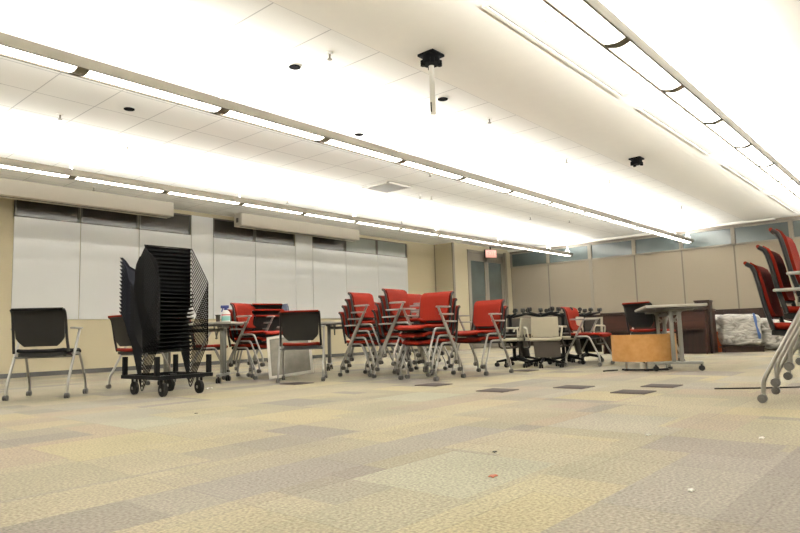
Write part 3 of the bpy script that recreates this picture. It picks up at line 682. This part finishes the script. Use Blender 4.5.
t = empty('chair_dolly',(DX,DY,0)); tag(t,'black wheeled dolly carrying the tall stack of black wire chairs','dolly')
def rails(bm):
    for x in (-0.26,0.26): bm_box(bm,x-0.016,x+0.016,-0.35,0.35,0.155,0.19)
    for y in (-0.33,0.33): bm_box(bm,-0.26,0.26,y-0.016,y+0.016,0.155,0.19)
mesh('rail_frame', rails, BLKM, t, smooth=False, bevel=0.004)
for x in (-0.26,0.26):
    for y in (-0.30,0.30):
        up = mesh('upright', bx(x-0.02,x+0.02,y-0.02,y+0.02,0.19,0.36), BLKM, t, smooth=False, bevel=0.004)
        xx, yy = x*0.70, y*0.88
        def cs(bm):
            bm_cyl(bm,(xx,yy,0.062),0.062,0.032,'x',20); bm_box(bm,xx-0.024,xx-0.018,yy-0.02,yy+0.02,0.05,0.158); bm_box(bm,xx+0.018,xx+0.024,yy-0.02,yy+0.02,0.05,0.158)
            bm_box(bm,xx-0.035,xx+0.035,yy-0.035,yy+0.035,0.148,0.157); bm_box(bm,min(xx,x)-0.01,max(xx,x)+0.01,yy-0.02,yy+0.02,0.155,0.175)
        cw = mesh('caster', cs, RUBBER, t, bevel=0.003)
        mesh('hub', lambda bm: bm_cyl(bm,(xx,yy,0.062),0.014,0.052,'x',12), SILVER, cw)

# ------------------------------------------------------------------ curved wood stool and right-hand things
cx, cy = at(642,7.35)
t = empty('curved_stool',(cx,cy,0),math.radians(20)); tag(t,'low honey wood stool with a curved front panel, on metal legs','stool')
vdir = math.atan2(-_f.y,-_f.x)
def arcpts(R, a0, a1, n): return [(R*math.cos(a0+(a1-a0)*i/n), R*math.sin(a0+(a1-a0)*i/n)) for i in range(n+1)]
ang0 = math.radians(231-20)
def panel(bm):
    P = arcpts(0.36, ang0-math.radians(95), ang0+math.radians(95), 28)
    bm_sheet(bm, [[(x,y,z) for x, y in P] for z in (0.105,0.405)], 0.018)
mesh('curved_panel', panel, MAPLE, t)
def stop(bm):
    P = arcpts(0.352, ang0-math.radians(95), ang0+math.radians(95), 28)
    lo = [bm.verts.new((x,y,0.38)) for x, y in P]; hi = [bm.verts.new((x,y,0.40)) for x, y in P]
    bm.faces.new(lo[::-1]); bm.faces.new(hi)
    for i in range(len(P)): bm.faces.new((lo[i],lo[(i+1)%len(P)],hi[(i+1)%len(P)],hi[i]))
mesh('seat_board', stop, MAPLE, t)
for k in (-70,-25,25,70):
    a = ang0+math.radians(k); x, y = 0.29*math.cos(a), 0.29*math.sin(a)
    lg = mesh('leg', lambda bm: bm_tube(bm,[(x,y,0.02),(x,y,0.385)],0.012,10), SILVER, t)
    mesh('foot', lambda bm: bm_cyl(bm,(x,y,0.012),0.024,0.024,'z',12), RUBBER, lg)
mesh('base_ring', lambda bm: bm_tube(bm,[(x,y,0.014) for x, y in arcpts(0.30,ang0-math.radians(80),ang0+math.radians(80),20)],0.010,8), BLKM, t)
a0 = at(602,7.15); a1 = at(616,7.25)
t = mesh('extension_cord', lambda bm: bm_tube(bm, smooth_path([(a0[0],a0[1],0.008),(a0[0]*0.6+a1[0]*0.4,a0[1]*0.6+a1[1]*0.4+0.02,0.008),(a1[0],a1[1],0.008)],0.05),0.008,8), BLKM); tag(t,'short black cord on the carpet left of the curved wood stool','cord')

# desk, pedestal, carton
t = empty('wood_desk',(11.45,3.98,0)); tag(t,'dark red brown wooden desk along the far wall behind the curved stool','desk')
mesh('desktop', lambda bm: bm_rbox(bm,-0.02,0.62,-0.86,0.98,0.72,0.76,0.005), WOODD, t)
mesh('front_panel', bx(0.02,0.045,-0.82,0.94,0.42,0.72), WOODR, t, smooth=False)
mesh('lower_panel', bx(0.10,0.125,-0.82,0.94,0.0,0.42), WOODD, t, smooth=False)
mesh('mid_rail', bx(-0.005,0.05,-0.84,0.96,0.40,0.425), WOODD, t, smooth=False)
for y in (-0.85,0.94): mesh('end_panel', bx(0.0,0.60,y,y+0.03,0.0,0.72), WOODR, t, smooth=False)
px_, py_ = at(706,10.95)
t = empty('wood_pedestal',(px_,py_,0),math.radians(8)); tag(t,'tall dark walnut pedestal standing right of the desk','pedestal')
mesh('body', bx(-0.20,0.20,-0.115,0.115,0.0,0.88), WOODD, t, smooth=False, bevel=0.004)
mesh('top_board', bx(-0.21,0.21,-0.125,0.125,0.88,0.905), WOODD, t, smooth=False)
px_, py_ = at(716.5,11.3)
t = empty('carton',(px_,py_,0),math.radians(10)); tag(t,'orange carton with a white lid between the pedestal and the wrapped bundle','box')
mesh('box', bx(-0.15,0.15,-0.07,0.07,0.0,0.36), mat('orange_card',(0.36,0.09,0.03),0.8,noise=0.1), t, smooth=False)
mesh('lid', bx(-0.16,0.16,-0.08,0.08,0.36,0.41), mat('white_card',(0.75,0.72,0.64),0.7,noise=0.05), t, smooth=False)

# wrapped bundles
def m_wrap():
    m = mat('crinkled_plastic_wrap',(0.50,0.48,0.44),0.22,spec=0.7,bump=0.0)
    nt = m.node_tree; b = nt.nodes['Principled BSDF']; tc = nt.nodes.new('ShaderNodeTexCoord'); n = nt.nodes.new('ShaderNodeTexNoise'); mp = nt.nodes.new('ShaderNodeMapping')
    mp.inputs['Scale'].default_value = (1.3,1.3,3.5); n.inputs['Scale'].default_value = 3.0; n.inputs['Detail'].default_value = 5; n.inputs['Distortion'].default_value = 1.5
    r = nt.nodes.new('ShaderNodeValToRGB'); r.color_ramp.elements[0].position = 0.36; r.color_ramp.elements[0].color = (0.26,0.25,0.225,1); r.color_ramp.elements[1].position = 0.60; r.color_ramp.elements[1].color = (0.60,0.585,0.55,1)
    bp = nt.nodes.new('ShaderNodeBump'); bp.inputs['Strength'].default_value = 0.8; bp.inputs['Distance'].default_value = 0.05
    nt.links.new(tc.outputs['Object'],mp.inputs[0]); nt.links.new(mp.outputs[0],n.inputs['Vector']); nt.links.new(n.outputs[0],r.inputs[0]); nt.links.new(r.outputs[0],b.inputs['Base Color'])
    nt.links.new(n.outputs[0],bp.inputs['Height']); nt.links.new(bp.outputs[0],b.inputs['Normal'])
    return m
WRAP = m_wrap()
def lumpy(L, D, Hh, z0, seed, slope=0.0):
    from mathutils import noise
    def f(bm):
        bm_box(bm,-L/2,L/2,-D/2,D/2,z0,z0+Hh)
        bmesh.ops.subdivide_edges(bm, edges=list(bm.edges), cuts=16, use_grid_fill=True)
        for v in bm.verts:
            p = v.co.copy(); c = Vector((0,0,z0+Hh/2)); q = Vector(((p.x)/(L/2),(p.y)/(D/2),(p.z-c.z)/(Hh/2)))
            k = (abs(q.x)**8+abs(q.y)**8+abs(q.z)**8)**(1/8)
            d = (p-c)/k
            off = noise.noise(p*4.5+Vector((seed,0,0)))*0.035+noise.noise(Vector((p.x*6,p.y*6,p.z*16))+Vector((seed,3,0)))*0.022
            v.co = c+d*(1+off*1.6)
            if slope: v.co.z = z0+(v.co.z-z0)*(1-slope*(v.co.x/L+0.5))
            v.co.z = max(v.co.z, 0.004)
    return f
px_, py_ = at(735,11.25)
t = empty('wrapped_bundle',(px_,py_,0),math.radians(-58)); tag(t,'plastic wrapped pallet bundle with a blue strap by the far wall at right','bundle')
mesh('wrapped_load', lumpy(0.66,0.75,0.55,0.10,1.3), WRAP, t)
mesh('pallet', lambda bm: [bm_box(bm,-0.32,0.32,y-0.05,y+0.05,0.0,0.09) for y in (-0.33,0,0.33)]+[bm_box(bm,-0.33,0.33,-0.38,0.38,0.08,0.10)], WOODD, t, smooth=False)
mesh('strap', lambda bm: bm_sheet(bm,[[(0.235-0.010*i,-0.402-0.01*math.sin(i),0.22+0.44*i/6),(0.27-0.010*i+0.012*math.sin(i*1.7),-0.402-0.01*math.sin(i),0.22+0.44*i/6)] for i in range(7)],0.012), mat('blue_strap',(0.05,0.11,0.30),0.4,noise=0.1), t)
px_, py_ = at(778,11.35)
t = empty('wrapped_bundle',(px_,py_,0),math.radians(-58)); tag(t,'low plastic wrapped heap beside the strapped bundle, behind the right edge chair stack','bundle')
mesh('wrapped_load', lumpy(0.74,0.75,0.58,0.02,5.1,0.25), WRAP, t)

# ------------------------------------------------------------------ floor lids and litter
LID = mat('dark_floor_lid',(0.05,0.040,0.038),0.9,spec=0.08,noise=0.15,nscale=60)
for lab, x, y in (('dark floor box lid nearest the viewer, right of centre',4.85,1.88),('dark floor box lid before the curved wood stool',5.42,1.86),('dark floor box lid left of the pair before the curved stool',5.07,2.47),('dark floor box lid right of the front central stack',4.58,2.92),('dark floor box lid in front of the central red stacks',4.84,3.80),('dark floor box lid before the leaning board armchair',4.45,5.35),('dark floor box lid beside the cream swivel chairs',6.9,4.0)):
    t = mesh('floor_box_lid', lambda bm: bm_rbox(bm,-0.13,0.13,-0.13,0.13,0.0,0.006,0.002), LID, loc=(x,y,0)); tag(t,lab,'floor outlet','floor box lids')
def scrap(px, py, s, m, lab, cat='litter'):
    v = M3 @ Vector(((px-400)/F_PX, -(py-266.5)/F_PX, -1)); k = -CAM_H/v.z; p = v*k
    t = mesh('paper_scrap', lambda bm: bm_sheet(bm,[[(s*(i-1)*1.2+0.1*s*j, s*(j-1)*0.8, 0.004+s*0.25*((i+j)%2)) for j in range(3)] for i in range(3)],0.003), m, loc=(p.x,p.y,0)); tag(t,lab,cat,'scraps on the carpet')
WP = mat('white_paper',(0.8,0.78,0.72),0.7,noise=0.03); RS = mat('rust_scrap',(0.28,0.06,0.02),0.7,noise=0.1)
scrap(493,477.5,0.013,RS,'rust red scrap lying on the carpet in the foreground')
scrap(494.5,453,0.008,BLKM,'tiny black scrap on the carpet behind the rust red one')
scrap(691,492,0.010,WP,'white paper scrap nearest the viewer on the right')
scrap(762,439,0.012,WP,'white paper scrap near the right edge of the carpet')
scrap(648,436,0.010,WP,'small pale scrap on the carpet right of centre')
scrap(209,389,0.028,WP,'white crumpled paper beside the dolly wheel')
scrap(196,414,0.008,BLKM,'tiny dark scrap on the carpet below the dolly')
p0 = (5.10,1.38); 
t = mesh('extension_cord', lambda bm: bm_tube(bm, smooth_path([(5.28,1.42,0.006),(5.4,1.2,0.006),(5.62,0.9,0.006),(5.9,0.6,0.006)],0.1),0.006,6), BLKM); tag(t,'thin dark cord on the carpet under the right edge chair stack','cord')
